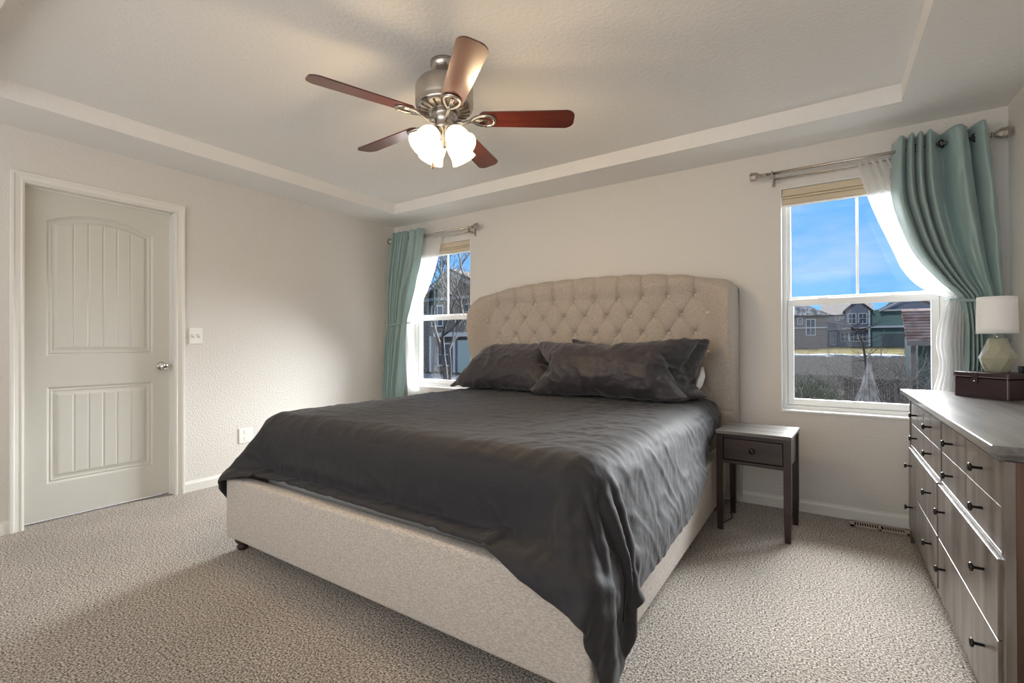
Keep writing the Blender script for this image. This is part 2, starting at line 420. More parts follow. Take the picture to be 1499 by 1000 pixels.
# ------------------------------------------------------------------ wall plates, floor vent
t = thing('light_switch', 'white two toggle light switch plate on wall beside the door', 'light switch', (0, -2.022, 1.192))
link('plate', box(0, .007, -2.070, -1.975, 1.130, 1.255, .003), M_plate, t)
for yy in (-2.044, -2.002):
    link('toggle', box(.006, .016, yy-.006, yy+.006, 1.187, 1.209, .002), M_plate, t)
    link('slot', box(.0055, .0078, yy-.009, yy+.009, 1.178, 1.206), mat('slot_grey', (.45, .45, .43), .5), t)
t = thing('wall_outlet', 'white outlet plate low on left wall, half hidden by the duvet', 'outlet', (0, -1.655, .365))
link('plate', box(0, .006, -1.700, -1.585, .300, .425, .003), M_plate, t)
for zz in (.335, .39): link('socket', box(.005, .008, -1.660, -1.625, zz-.016, zz+.016, .002), M_plate, t)
t = thing('floor_vent', 'beige slotted metal floor register at foot of the back wall', 'vent', (4.33, -.085, 0))
bm = BM(); x0, x1, y0, y1 = 4.185, 4.475, -.145, -.040
add_box(bm, x0, x1, y0, y0+.018, .002, .009); add_box(bm, x0, x1, y1-.018, y1, .002, .009)
add_box(bm, x0, x0+.022, y0, y1, .002, .009); add_box(bm, x1-.022, x1, y0, y1, .002, .009); add_box(bm, 4.323, 4.337, y0, y1, .002, .009)
link('frame', bm, M_vent, t)
link('duct', box(x0+.01, x1-.01, y0+.01, y1-.01, .0005, .003), M_dark, t)
bm = BM()
for i in range(20):
    xx = x0+.030 + i*.0122
    if abs(xx-4.33) > .008: add_box(bm, xx, xx+.0055, y0+.016, y1-.016, .003, .008)
link('louvre', bm, M_vent, t)

# ------------------------------------------------------------------ soft goods: draped by a short cloth simulation, then kept as still meshes
def run_cloth(cols, cloths, frames):
    for o in cols:
        o.modifiers.new('c', 'COLLISION'); o.collision.thickness_outer = .01; o.collision.cloth_friction = 25
    SC.frame_start = 1; SC.frame_end = 250
    for f in range(1, frames+1): SC.frame_set(f)
    dg = bpy.context.evaluated_depsgraph_get(); out = []
    for c in cloths:
        out.append(bpy.data.meshes.new_from_object(c.evaluated_get(dg)))
    for o in list(cols) + list(cloths): bpy.data.objects.remove(o)
    SC.frame_set(1)
    return out
def tmp_obj(bm, name='tmp'):
    me = bpy.data.meshes.new(name); bm.to_mesh(me); bm.free()
    o = bpy.data.objects.new(name, me); COL.objects.link(o); return o
def cloth_mod(o, mass=.35, tension=25, bend=.35, shrink=-.03, pressure=0, quality=6, selfc=False, grav=1.0):
    md = o.modifiers.new('cloth', 'CLOTH'); s = md.settings
    s.quality = quality; s.mass = mass; s.air_damping = 2
    s.tension_stiffness = tension; s.compression_stiffness = tension*.5; s.shear_stiffness = 3; s.bending_stiffness = bend
    s.shrink_min = shrink; s.shrink_max = shrink
    if pressure:
        s.use_pressure = True; s.uniform_pressure_force = pressure
    s.effector_weights.gravity = grav
    cs = md.collision_settings; cs.distance_min = .01; cs.collision_quality = 3; cs.use_self_collision = selfc
    return md
def sim_duvet():
    cols = [tmp_obj(box(1.38, 3.43, -2.27, -.12, .2, .705, bev=.10, seg=4)), tmp_obj(box(1.32, 3.485, -2.43, -2.28, .1, .405, bev=.02)),
            tmp_obj(box(1.32, 1.42, -2.4, -.1, .1, .405, bev=.02)), tmp_obj(box(3.40, 3.485, -2.4, -.1, .1, .405, bev=.02)),
            tmp_obj(box(3.49, 3.92, -.68, -.28, 0, .61, bev=.01))]
    x0, x1, y0, y1 = 1.06, 3.79, -2.565, -.20
    def fn(u, v):
        x = x0 + (x1-x0)*u; y = y0 + (y1-y0)*v
        x += .03*(1-v); y -= .10*u**7
        if x > 3.40: x = 3.40 + (x-3.40)*(1-.62*sstep(.55, .95, v))
        z = .76 + .03*noise.noise(Vector((x*2.2, y*4, 1.3))) + .015*noise.noise(Vector((x*5, y*9, 5)))
        return (x, y, z)
    o = tmp_obj(grid(fn, 104, 94)); cloth_mod(o)
    return run_cloth(cols, [o], 50)[0]
def sim_pillow(cx, w, h, loc, tilt, rz, press, seed, cols_fn, frames=34):
    nx, ny = 42, 28; bm = BM(); rnd = random.Random(seed)
    mtx = Matrix.Translation(loc) @ Matrix.Rotation(rz, 4, 'Z') @ Matrix.Rotation(tilt, 4, 'X')
    top = {}; bot = {}
    for j in range(ny+1):
        for i in range(nx+1):
            u, v = i/nx, j/ny
            e = (1-abs(2*u-1)**4)*(1-abs(2*v-1)**3)
            x = (u-.5)*w*(1-.05*(1-abs(2*v-1))); y = (v-.5)*h*(1-.06*(1-abs(2*u-1)))
            zz = .055*e + .008*noise.noise(Vector((x*7+seed, y*7, seed)))*e
            top[i, j] = bm.verts.new(mtx @ Vector((x, y, zz)))
            bot[i, j] = top[i, j] if i in (0, nx) or j in (0, ny) else bm.verts.new(mtx @ Vector((x, y, -.055*e)))
    for j in range(ny):
        for i in range(nx):
            bm.faces.new((top[i, j], top[i+1, j], top[i+1, j+1], top[i, j+1]))
            bm.faces.new((bot[i, j], bot[i, j+1], bot[i+1, j+1], bot[i+1, j]))
    o = tmp_obj(bm); cloth_mod(o, mass=.3, tension=15, bend=.15, shrink=-.09, pressure=press, quality=5, grav=.12)
    return run_cloth(cols_fn(), [o], frames)[0]
def refine(me, levels=1):
    o = bpy.data.objects.new('tmp', me); COL.objects.link(o)
    md = o.modifiers.new('s', 'SUBSURF'); md.levels = levels
    dg = bpy.context.evaluated_depsgraph_get(); out = bpy.data.meshes.new_from_object(o.evaluated_get(dg))
    bpy.data.objects.remove(o); return out
def ridge(p): return 1-min(1, abs(noise.noise(p))*2.6)
def wrinkle(me, fn):
    ns = [v.normal.copy() for v in me.vertices]
    for v, n in zip(me.vertices, ns): v.co += n*fn(v.co, n)
    return me
def duvet_wr(p, n):
    w = noise.noise(Vector((p.x*.9, p.y*.9, 7)))
    if n.z > .6:     # creases running across the bed, stronger towards the pillows
        k = .35 + .65*sstep(-1.5, -.5, p.y)
        q = Vector((p.x*2.2 + p.y*.6, p.y*13 + 1.5*w, 3.1)); a = ridge(q)**3*.010*k
        q = Vector((p.x*5 + p.y*3, p.y*24, 8.1)); a += ridge(q)**3*.005*k
        q = Vector((p.x*7 - p.y*6, p.y*8 + p.x*4, 1.7)); a += ridge(q)**3*.004
        if p.x > 2.6: a += ridge(Vector((p.x*9 - p.y*5, p.y*4 + p.x*3, 5.5)))**3*.007*sstep(2.6, 3.2, p.x)
        return a
    if n.x > .35:    # diagonal pulls on the window side
        q = Vector((p.y*9 + p.z*6, p.z*5 - p.y*2 + w, 2.2)); a = ridge(q)**3*.008
        q = Vector((p.y*17 - p.z*11, p.z*14, 9.2)); a += ridge(q)**3*.004
        return a
    q = Vector((p.x*8 + p.z*5, p.z*4 + w, 6.1)); a = ridge(q)**3*.005*sstep(.75, .45, p.z) if False else ridge(q)**3*.006*(1-sstep(.45, .72, p.z))
    return a + ridge(Vector((p.x*18, p.z*7, 4.1)))**3*.003*(1-sstep(.45, .65, p.z))
def pillow_wr(s):
    def f(p, n):
        a = ridge(Vector((p.x*5 + p.z*6 + s, p.z*5 - p.x*3, s)))**3*.010
        a += ridge(Vector((p.x*11 - p.z*9 + s, p.z*10 + p.x*4, s+3)))**3*.006
        return a
    return f
def soft(name, me, m, parent=None, solid=0, sub=1):
    me.materials.clear(); me.materials.append(m)
    for p in me.polygons: p.use_smooth = True
    me.name = name
    if parent is not None:
        off = wloc(parent)
        for v in me.vertices: v.co -= off
    o = bpy.data.objects.new(name, me); COL.objects.link(o)
    if parent is not None: o.parent = parent
    if solid:
        md = o.modifiers.new('thickness', 'SOLIDIFY'); md.thickness = solid; md.offset = 1
    if sub:
        md = o.modifiers.new('subdivision', 'SUBSURF'); md.levels = sub; md.render_levels = sub
    return o

# ------------------------------------------------------------------ bed
BCX = 2.405
bed = thing('bed', 'large linen upholstered bed with button tufted headboard and low footboard', 'bed', (BCX, -1.25, 0))
YB = -.022
def lat(x, z):
    xr = (x-1.534)/.1935; zr = (z-1.478)/.276
    return xr+zr, xr-zr
def hb_top(x):
    t = abs(x-BCX)/1.147
    return 1.664 + .010*math.sqrt(abs(math.sin(PI*(x-1.534)/.1935)))*(1-sstep(.80, .95, abs(x-BCX))) - .105*t**2.6 - .05*max(0, t-.93)/.07*max(0, t-.93)/.07
WINGP = [(0, 0.0), (.45, .0), (.70, .02), (.95, .075), (1.25, .150), (1.42, .135), (1.52, .075), (1.60, .02), (1.7, .0)]
def hb_front(x, z):
    ax = abs(x-BCX)
    w = interp(WINGP, z)[0]*sstep(.90, 1.12, ax)
    y = -.125 - w
    # tufting
    fade = (1-sstep(.88, 1.02, ax))*sstep(.70, .80, z)
    a, b = lat(x, min(z, 1.478)); da, db = abs(a-round(a)), abs(b-round(b))
    k0 = round((x-1.534)/.1935); ra = 9
    for row in range(0, 6):
        zr = 1.478-.138*row; o_ = .5 if row % 2 else 0
        xr_ = 1.534 + .1935*(round((x-1.534)/.1935 - o_) + o_)
        ra = min(ra, math.hypot(x-xr_, (z-zr)*(1 if z < zr or row else .8)))
    if z > 1.478:
        dl = abs((x-1.534)/.1935-k0)*.1935; q = math.sqrt(dl/.0968)
        tb_ = sstep(1.478, 1.55, z); c1 = .0035 + .010*math.exp(-ra/.045); c1 += (.012-c1)*tb_
        k = c1*(1-math.exp(-dl/.008)) + (.008+.006*tb_)*q
    else:
        dl = min(da, db)*.158
        k = (.0035 + .010*math.exp(-ra/.045))*(1-math.exp(-dl/.006)) + .008*math.sqrt(min(da, db)*2)
    k += .046*(1-math.exp(-(ra/.026)**1.1))
    y -= k*fade + .058*(1-fade) - .036
    y += .008*math.exp(-((z-.655)/.008)**2)
    y -= .006*math.exp(-((z-.63)/.03)**2)
    return y
HW = 1.147
def hb_pt(u, v):
    # v: 0..0.82 front face upward, then roll over to the back; u: 0..1 across
    x = BCX - HW + 2*HW*u; T = hb_top(x); yt = hb_front(x, T-.06)
    edge = 1-math.sqrt(max(0, 1-(max(0, abs(x-BCX)-(HW-.035))/.035)**2))
    r = (YB-yt)/2; z0 = .06
    if v <= .84:
        z = z0 + (T-r-z0)*(v/.84); y = hb_front(x, z)
    else:
        ph = (v-.84)/.16*PI; yy = hb_front(x, min(T-.02, T-r+r*math.sin(min(ph, PI/2))))
        z = T - r + r*math.sin(ph); w = .5-.5*math.cos(ph)
        y = yy*(1-w) + YB*w if ph < PI/2 else yt*(1-w)+YB*w
    y += (YB-.03-y)*edge*.75 if abs(x-BCX) > HW-.035 else 0
    return (x, y, z)
bm = BM(); NU, NV = 440, 280
g = add_grid(bm, hb_pt, NU, NV)
for s in (0, NU):   # side panels back to the wall side
    prev = None
    for j in range(NV+1):
        a = g[j][s]; b_ = bm.verts.new((a.co.x, YB, a.co.z))
        if prev: bm.faces.new((prev[0], a, b_, prev[1]))
        prev = (a, b_)
hb = link('headboard', bm, M_linen_h, bed, smooth=True)
bbm = BM(); bmesh.ops.create_icosphere(bbm, subdivisions=2, radius=.0135)
for v in bbm.verts: v.co.y *= .6
first = None
for row in range(5):
    z = 1.478 - .138*row
    for k in range(-2, 13):
        x = 1.534 + .1935*k + (.09675 if row % 2 else 0)
        if abs(x-BCX) > (.90 if row % 2 == 0 else 1.0): continue
        p = Vector((x, hb_front(x, z) - .013, z)) - wloc(bed)
        if first is None: first = link('button', bbm, mat('button_fabric', (.52, .46, .40), .5), hb, smooth=True, world=False); b_ = first
        else: b_ = first.copy(); COL.objects.link(b_); b_.parent = hb
        b_.location = p
bx0, bx1 = 1.328, 3.487
link('footboard', box(bx0, bx1, -2.425, -2.345, .075, .400, bev=.018, seg=4), M_linen, bed, smooth=True)
link('side_rail', box(bx0+.005, bx0+.070, -2.35, -.14, .075, .395, bev=.015, seg=3), M_linen, bed, smooth=True)
link('side_rail', box(bx1-.075, bx1-.010, -2.35, -.14, .075, .395, bev=.015, seg=3), M_linen, bed, smooth=True)
for fx, fy in ((1.385, -2.362), (3.43, -2.362), (3.42, -.30), (1.39, -.30)):
    link('foot', lathe([(.022, 0), (.027, .006), (.030, .022), (.022, .030), (.036, .044), (.040, .056), (.030, .066), (.042, .073), (.045, .078)], 24, Matrix.Translation((fx, fy, 0))), M_darkwood, bed, smooth=True)
tag(link('mattress', box(1.40, 3.41, -2.265, -.25, .20, .695, bev=.09, seg=4), M_whitecloth, smooth=True), 'thick white mattress inside the bed frame under the charcoal duvet', 'mattress')

SIM = not globals().get('NOSIM', False)
me = wrinkle(refine(sim_duvet()), duvet_wr)
duvet = soft('duvet', me, M_duvet, solid=.014, sub=1)
tag(duvet, 'rumpled charcoal duvet draped over the bed, corner hanging to the floor', 'duvet')
def bed_cols(extra=()):
    c = [tmp_obj(box(1.3, 3.6, -2.2, -.05, .5, .742, bev=.03)), tmp_obj(box(1.2, 3.6, -.160, -.02, .4, 1.7))]
    for e in extra: c.append(tmp_obj(box(*e, bev=.04)))
    return c
p = sim_pillow(0, 1.0, .64, (1.90, -.42, 1.00), math.radians(48), math.radians(-2), 3.2, 3, bed_cols)
tag(soft('pillow', wrinkle(refine(p), pillow_wr(3)), M_pillow), 'charcoal pillow leaning on the left half of the headboard', 'pillow', 'charcoal bed pillows')
p = sim_pillow(0, 1.0, .58, (2.92, -.27, 1.00), math.radians(70), 0, 2.4, 11, bed_cols)
bp = soft('pillow', wrinkle(refine(p), pillow_wr(8)), M_pillow)
link('white_insert', tube([(3.318, -.31, .785), (3.338, -.29, .84), (3.352, -.27, .90), (3.350, -.255, .96)], lambda t: .010+.014*math.sin(PI*t), seg=12), M_whitecloth, bp, smooth=True)
tag(bp, 'rear charcoal pillow against right half of headboard, white end showing', 'pillow', 'charcoal bed pillows')
p = sim_pillow(0, 1.14, .60, (2.78, -.48, 1.00), math.radians(55), math.radians(2), 3.2, 23, lambda: bed_cols([(2.42, 3.42, -.33, -.12, .7, 1.05)]))
tag(soft('pillow', wrinkle(refine(p), pillow_wr(15)), M_pillow), 'long wrinkled charcoal pillow in front on the right half of the bed', 'pillow', 'charcoal bed pillows')

# ------------------------------------------------------------------ nightstand
ns = thing('nightstand', 'small dark wooden nightstand with one drawer beside the bed', 'nightstand', (3.715, -.455, 0), math.radians(-3.5))
LX, LY = .178, .170
def nleg(sx, sy):
    bm = BM(); cx, cy = sx*LX, sy*LY; t = .019; b = .015
    ps = []
    for z, r in ((0, .0145), (.16, .019), (.58, .019)):
        ps.append([bm.verts.new((cx+a*r, cy+c*r, z)) for a, c in ((-1, -1), (1, -1), (1, 1), (-1, 1))])
    for A, B in zip(ps, ps[1:]):
        for i in range(4): bm.faces.new((A[i], A[(i+1) % 4], B[(i+1) % 4], B[i]))
    bm.faces.new(ps[0][::-1]); bm.faces.new(ps[-1]); return bm
for sx in (-1, 1):
    for sy in (-1, 1): link('leg', nleg(sx, sy), M_darkwood, ns, world=False)
link('tabletop', box(-.200, .200, -.197, .197, .580, .600, bev=.003), M_topwood, ns, world=False)
bm = BM()
add_box(bm, -LX, LX, -LY-.012, -LY+.010, .558, .580); add_box(bm, -LX, LX, -LY-.012, -LY+.012, .405, .425)
link('front_rail', bm, M_darkwood_h, ns, world=False)
for sx in (-1, 1): link('side_panel', box(sx*LX-.008, sx*LX+.008, -LY, LY, .415, .58), M_darkwood, ns, world=False)
link('back_panel', box(-LX, LX, LY-.008, LY+.008, .415, .58), M_darkwood, ns, world=False)
link('drawer_recess', box(-LX+.016, LX-.016, -LY-.006, -LY+.15, .427, .556), M_dark, ns, world=False)
dr = link('drawer', box(-LX+.023, LX-.023, -LY-.016, -LY-.001, .431, .553, bev=.002), M_darkwood_h, ns, world=False)
kx = Matrix.Translation((0, -LY-.016, .495)) @ Matrix.Rotation(PI/2, 4, 'X')
link('knob', lathe([(.006, 0), (.006, .008), (.014, .012), (.016, .018), (.012, .023), (.001, .024)], 20, kx), M_black, dr, smooth=True, world=False)
tag(link('thin_cable', tube([(3.565, -.045, .04), (3.565, -.03, .19), (3.575, -.022, .30), (3.62, -.022, .345), (3.665, -.022, .375)], .003), mat('grey_cord', (.4, .4, .38), .6)), 'thin grey cable on the wall behind the nightstand', 'cable')
tag(link('power_cable', tube([(3.535, -.30, .40), (3.545, -.33, .25), (3.54, -.34, .10), (3.545, -.35, .012), (3.56, -.40, .006), (3.53, -.52, .006)], .004), M_black), 'black cable hanging down between the bed and the nightstand', 'cable')

# ------------------------------------------------------------------ dresser
DXF, DXB, DYN, DYFar = 4.455, 4.895, -1.955, -.235
ds = thing('dresser', 'wide dark wooden dresser with twelve drawer fronts along right wall', 'dresser', (4.67, -1.13, 0))
ZT = .858
link('top', box(DXF-.035, DXB+.005, DYN-.045, DYFar+.030, ZT-.024, ZT, bev=.003), M_dresstop, ds)
link('cornice', box(DXF-.012, DXB, DYN+.004, DYFar-.004, ZT-.047, ZT-.024, bev=.004), M_dresstop, ds)
link('side_panel', box(DXF+.021, DXB-.03, DYN+.003, DYN+.018, .10, ZT-.047), mat('brown_side_wood', (.035, .016, .010), .4, color2=(.13, .07, .045), nscale=12, ndetail=8, nstretch=(1, 1, .12), ramp=(.32, .72), bump=.15, bdist=.003), ds)
link('side_panel', box(DXF+.035, DXB-.03, DYFar-.018, DYFar-.003, .10, ZT-.047), M_darkwood, ds)
for yy in (DYN+.017, DYFar-.017):
    for xx in (DXF+.010, DXB-.024):
        bm = BM(); ps = []
        for z, r in ((0, .009), (.09, .0215), (ZT-.047, .0215)):
            ps.append([bm.verts.new((xx+a*(min(r, .010) if xx < 4.6 else r), yy+c*min(r, .017), z)) for a, c in ((-1, -1), (1, -1), (1, 1), (-1, 1))])
        for A, B in zip(ps, ps[1:]):
            for i in range(4): bm.faces.new((A[i], A[(i+1) % 4], B[(i+1) % 4], B[i]))
        bm.faces.new(ps[0][::-1]); bm.faces.new(ps[-1])
        link('leg', bm, M_dressfront if xx < 4.6 else M_darkwood, ds)
link('carcass', box(DXF+.016, DXB-.01, DYN+.02, DYFar-.02, .095, ZT-.05), M_dark, ds)
link('bottom_rail', box(DXF+.004, DXF+.03, DYN+.03, DYFar-.03, .050, .092, bev=.002), M_dressfront, ds)
ymid = (DYN+DYFar)/2
link('divider', box(DXF+.002, DXF+.03, ymid-.013, ymid+.013, .09, .815, bev=.002), M_dressfront, ds)
link('middle_rail', box(DXF+.002, DXF+.028, DYN+.036, DYFar-.036, .542, .556, bev=.002), M_dressfront, ds)
def knob_at(parent, y, z, xf):
    kx = Matrix.Translation((xf, y, z)) @ Matrix.Rotation(-PI/2, 4, 'Y')
    link('knob', lathe([(.0045, 0), (.0045, .020), (.006, .023), (.0125, .025), (.0135, .029), (.011, .033), (.001, .034)], 18, kx), M_black, parent, smooth=True)
for ya, yb in ((DYN+.036, ymid-.015), (ymid+.015, DYFar-.036)):
    hw = (yb-ya)/2
    for c in range(2):
        for r in range(2):
            a = ya + c*hw + .0015; b_ = a + hw - .003; z0 = .558 + r*.121; z1 = z0 + .1185
            d_ = link('drawer', box(DXF+.004, DXF+.022, a, b_, z0, z1, bev=.0015), M_dressfront, ds)
            knob_at(d_, (a+b_)/2, (z0+z1)/2 + .004, DXF+.004)
    for z0, z1 in ((.322, .540), (.097, .318)):
        d_ = link('drawer', box(DXF-.008, DXF+.018, ya+.001, yb-.001, z0, z1, bev=.002), M_dressfront, ds)
        for yy in (ya+.13, yb-.13): knob_at(d_, yy, (z0+z1)/2+.03, DXF-.008)

# storage box, lamp, clock
ang = math.radians(-50.2)
sb = thing('storage_box', 'dark brown leatherette box with snap strap on the dresser', 'box', (4.685, -.555, ZT), ang)
w_, d_ = .243, .185
link('body', box(-w_/2, w_/2, 0, d_, .0, .092, bev=.003), M_brownbox, sb, world=False)
ld = link('lid', box(-w_/2-.003, w_/2+.003, -.003, d_+.003, .096, .122, bev=.005), M_brownbox, sb, world=False)
link('seam', box(-w_/2+.004, w_/2-.004, .004, d_-.004, .090, .098), M_dark, sb, world=False)
st = link('strap', box(-.035, -.008, -.008, -.002, .070, .122, bev=.002), M_brownbox, ld, world=False)
link('snap', lathe([(.005, 0), (.005, .002), (.001, .003)], 16, Matrix.Translation((-.0215, -.008, .080)) @ Matrix.Rotation(PI/2, 4, 'X')), M_chrome, st, smooth=True, world=False)
bm = BM()
for xx in (-w_/2+.006, w_/2-.006): add_box(bm, xx-.0008, xx+.0008, -.0035, -.0005, .002, .118)
add_box(bm, -w_/2, w_/2, -.0038, -.002, .1005, .1020)
link('stitching', bm, M_stitch, ld, world=False)
LZ = ZT+.122
lx, ly = 4.757, -.495
lamp = thing('table_lamp', 'small faceted sage glass lamp with white drum shade on brown box', 'lamp', (lx, ly, LZ))
def facet_base():
    bm = BM(); n = 8; rings = []
    prof = [(.052, 0, 0), (.058, .010, 0), (.072, .062, .5), (.062, .095, 0), (.040, .150, .5), (.026, .172, 0)]
    prof = [(.040, 0, 0), (.046, .006, 0), (.068, .070, .5), (.052, .112, 0), (.034, .160, .5), (.030, .166, .5)]
    for r, z, o in prof:
        rings.append([bm.verts.new((r*math.cos(2*PI*(k+o)/n), r*math.sin(2*PI*(k+o)/n), z)) for k in range(n)])
    for (A, pa), (B, pb) in zip(zip(rings, prof), zip(rings[1:], prof[1:])):
        for k in range(n):
            if pa[2] == pb[2]: bm.faces.new((A[k], A[(k+1) % n], B[(k+1) % n], B[k]))
            elif pa[2] < pb[2]:
                bm.faces.new((A[k], A[(k+1) % n], B[k])); bm.faces.new((A[(k+1) % n], B[(k+1) % n], B[k]))
            else:
                bm.faces.new((A[k], B[(k+1) % n], B[k])); bm.faces.new((A[k], A[(k+1) % n], B[(k+1) % n]))
    bm.faces.new(rings[0][::-1]); bm.faces.new(rings[-1]); return bm
link('lamp_base', facet_base(), M_sage, lamp, world=False)
link('neck', lathe([(.012, .166), (.012, .176), (.009, .178), (.009, .205), (.014, .206), (.014, .235), (.001, .236)], 20), M_chrome, lamp, smooth=True, world=False)
def drum():
    bm = BM()
    def P(u, v): return ((.078+.003*(1-v))*math.cos(2*PI*u), (.062+.003*(1-v))*math.sin(2*PI*u), .188+.178*v)
    add_grid(bm, P, 48, 6); bmesh.ops.remove_doubles(bm, verts=bm.verts[:], dist=1e-6); return bm
sh = link('lamp_shade', drum(), M_shade, lamp, smooth=True, world=False, solid=.0025)
sh.rotation_euler = (0, 0, YAW)
tag(link('small_clock', box(4.835, 4.880, -.50, -.46, LZ, LZ+.032, bev=.003), M_black), 'small black cube clock beside the lamp at the wall', 'clock')

# ------------------------------------------------------------------ curtain rods, curtains, sheers
def finial(x, sgn, y, z, parent):
    mx_ = Matrix.Translation((x, y, z)) @ Matrix.Rotation(sgn*PI/2, 4, 'Y')
    f = link('finial', lathe([(.009, 0), (.014, .004), (.014, .010), (.009, .014), (.009, .020), (.016, .024), (.016, .028), (.011, .032), (.030, .062), (.031, .084), (.034, .086), (.034, .090), (.024, .100), (.001, .102)], 8, mx_), M_nickel, parent)
    return f
def rod(x0, x1, label, brackets):
    z, y = 2.262, -.105
    t = thing('curtain_rod', label, 'curtain rod', ((x0+x1)/2, 0, z))
    link('rod', tube([(x0, y, z), (x1, y, z)], .0095, seg=16), M_nickel, t, smooth=True)
    link('sheer_rod', tube([(x0+.03, -.055, z-.026), (x1-.03, -.055, z-.026)], .006, seg=12), M_nickel, t, smooth=True)
    finial(x0, -1, y, z, t); finial(x1, 1, y, z, t)
    for bx_ in brackets:
        bm = BM(); add_box(bm, bx_-.010, bx_+.010, -.006, .0, z-.065, z+.02, .002); add_box(bm, bx_-.005, bx_+.005, -.115, -.002, z-.036, z-.026, .002)
        add_box(bm, bx_-.006, bx_+.006, -.120, -.090, z-.036, z-.010, .002); add_box(bm, bx_-.006, bx_+.006, -.067, -.043, z-.052, z-.034, .002)
        add_tube(bm, [(bx_, -.118, z-.045), (bx_, -.118, z+.016)], .005)
        link('bracket', bm, M_nickel, t)
rod(.125, 1.18, 'brushed nickel double curtain rod above the window left of the bed', (1.165, .135))
rod(3.735, 4.80, 'brushed nickel double curtain rod above the window by the dresser', (3.77,))
def curtain_bm(tab, n, nu, nv, ph=0.0, warp=1.0, seed=0, zig=.25, jit=.006, pz=None):
    zmin, zmax = tab[0][0], tab[-1][0]
    def P(u, v):
        z = zmin + (zmax-zmin)*v
        xl, xr, y, amp = interp(tab, z)
        uu = u**warp
        lean = .05*math.sin(3.1*v + seed)
        if pz: uu = interp(pz, u)[0]
        uu += .06*noise.noise(Vector((u*3.1, v*1.2, seed+9)))
        a = 2*PI*(n*(uu+lean*(1-v)*.4)) + ph
        amp = amp*(1.1+.45*noise.noise(Vector((u*5, v*.8, seed+2))))
        s = math.sin(a) + .28*math.sin(2*a+1.3+2*v) + .35*noise.noise(Vector((u*9+seed, v*3, seed)))
        x = xl + (xr-xl)*u + zig*(xr-xl)/n*math.sin(2*a)*.5
        x = xl + (xr-xl)*u + zig*(xr-xl)/n*math.cos(a)*.35*min(1, u*6, (1-u)*6)
        y2 = y + amp*s + jit*noise.noise(Vector((u*22, v*16, seed+4)))
        return (x, min(y2, -.012), z)
    return grid(P, nu, nv)
def grommets(parent, xs, y, z):
    for x, rz in xs:
        bm = BM(); R_, r_ = .021, .0045; n1, n2 = 20, 8
        vs = [[bm.verts.new(((R_+r_*math.cos(2*PI*j/n2))*math.cos(2*PI*i/n1), r_*math.sin(2*PI*j/n2), (R_+r_*math.cos(2*PI*j/n2))*math.sin(2*PI*i/n1))) for j in range(n2)] for i in range(n1)]
        for i in range(n1):
            for j in range(n2): bm.faces.new((vs[i][j], vs[(i+1) % n1][j], vs[(i+1) % n1][(j+1) % n2], vs[i][(j+1) % n2]))
        o = link('grommet', bm, M_black, parent, smooth=True, world=False); o.location = Vector((x, y, z)) - wloc(parent); o.rotation_euler = (0, 0, rz)
LC = [(.02, .055, .33, -.16, .030), (.30, .045, .31, -.165, .034), (.53, .035, .295, -.165, .036), (.8, .035, .30, -.15, .034), (1.05, .035, .31, -.14, .030), (1.25, .04, .315, -.13, .024), (1.34, .045, .325, -.125, .020),
      (1.45, .045, .355, -.125, .024), (1.70, .05, .43, -.118, .034), (1.95, .07, .505, -.112, .040), (2.2, .11, .560, -.108, .044), (2.335, .125, .575, -.105, .044)]
c1 = link('curtain', curtain_bm(LC, 7, 160, 120, ph=.6, warp=1.0, seed=2, jit=.008, pz=[(0, 0), (.5, .72), (.72, .84), (1, 1)]), M_teal, smooth=True, solid=.002)
tag(c1, 'seafoam grommet curtain tied back at the window left of the bed', 'curtain')
grommets(c1, [(.335, 1.0), (.455, .5), (.555, .7)], -.105, 2.262)
tb = link('tieback', tube([(.035, -.02, 1.30), (.045, -.10, 1.315), (.12, -.165, 1.33), (.23, -.165, 1.335), (.335, -.12, 1.35), (.35, -.02, 1.36)], .008, seg=8), M_teal, c1, smooth=True)
RC = [(.10, 4.64, 4.865, -.115, .028), (.6, 4.67, 4.868, -.115, .028), (1.0, 4.705, 4.862, -.12, .028), (1.2, 4.708, 4.862, -.12, .024), (1.33, 4.700, 4.862, -.12, .018), (1.385, 4.685, 4.862, -.122, .017), (1.48, 4.605, 4.858, -.13, .022), (1.63, 4.505, 4.85, -.138, .032),
      (1.82, 4.436, 4.84, -.135, .040), (1.99, 4.400, 4.828, -.128, .045), (2.19, 4.394, 4.812, -.118, .050), (2.335, 4.405, 4.797, -.108, .052)]
c2 = link('curtain', curtain_bm(RC, 5.5, 170, 140, ph=2.2, warp=.95, seed=5, jit=.012, pz=[(0, 0), (.12, .10), (.42, .62), (.55, .70), (.72, .80), (.85, .92), (1, 1)]), M_teal, smooth=True, solid=.002)
tag(c2, 'seafoam grommet curtain swept to the right corner behind the lamp', 'curtain')
grommets(c2, [(4.44, .7), (4.50, -.7), (4.62, .9), (4.69, -.8), (4.76, .8)], -.105, 2.262)
link('tieback', tube([(4.65, -.02, 1.375), (4.665, -.10, 1.37), (4.69, -.155, 1.36), (4.78, -.17, 1.352), (4.862, -.14, 1.345), (4.88, -.03, 1.34)], .009, seg=8), M_teal, c2, smooth=True)
LS = [(.05, .30, .50, -.070, .014), (.35, .30, .49, -.07, .014), (.59, .29, .455, -.07, .014), (.86, .27, .41, -.07, .014), (1.1, .26, .365, -.07, .014), (1.25, .25, .355, -.072, .010), (1.36, .25, .385, -.075, .008), (1.585, .30, .510, -.07, .014), (1.83, .36, .648, -.066, .017), (2.03, .42, .725, -.062, .016), (2.245, .47, .778, -.056, .014)]
s1 = tag(link('sheer_curtain', curtain_bm(LS, 9, 140, 90, ph=.2, seed=9, zig=.1, jit=.003), M_sheer, smooth=True), 'white sheer curtain beside the window left of the bed', 'curtain')
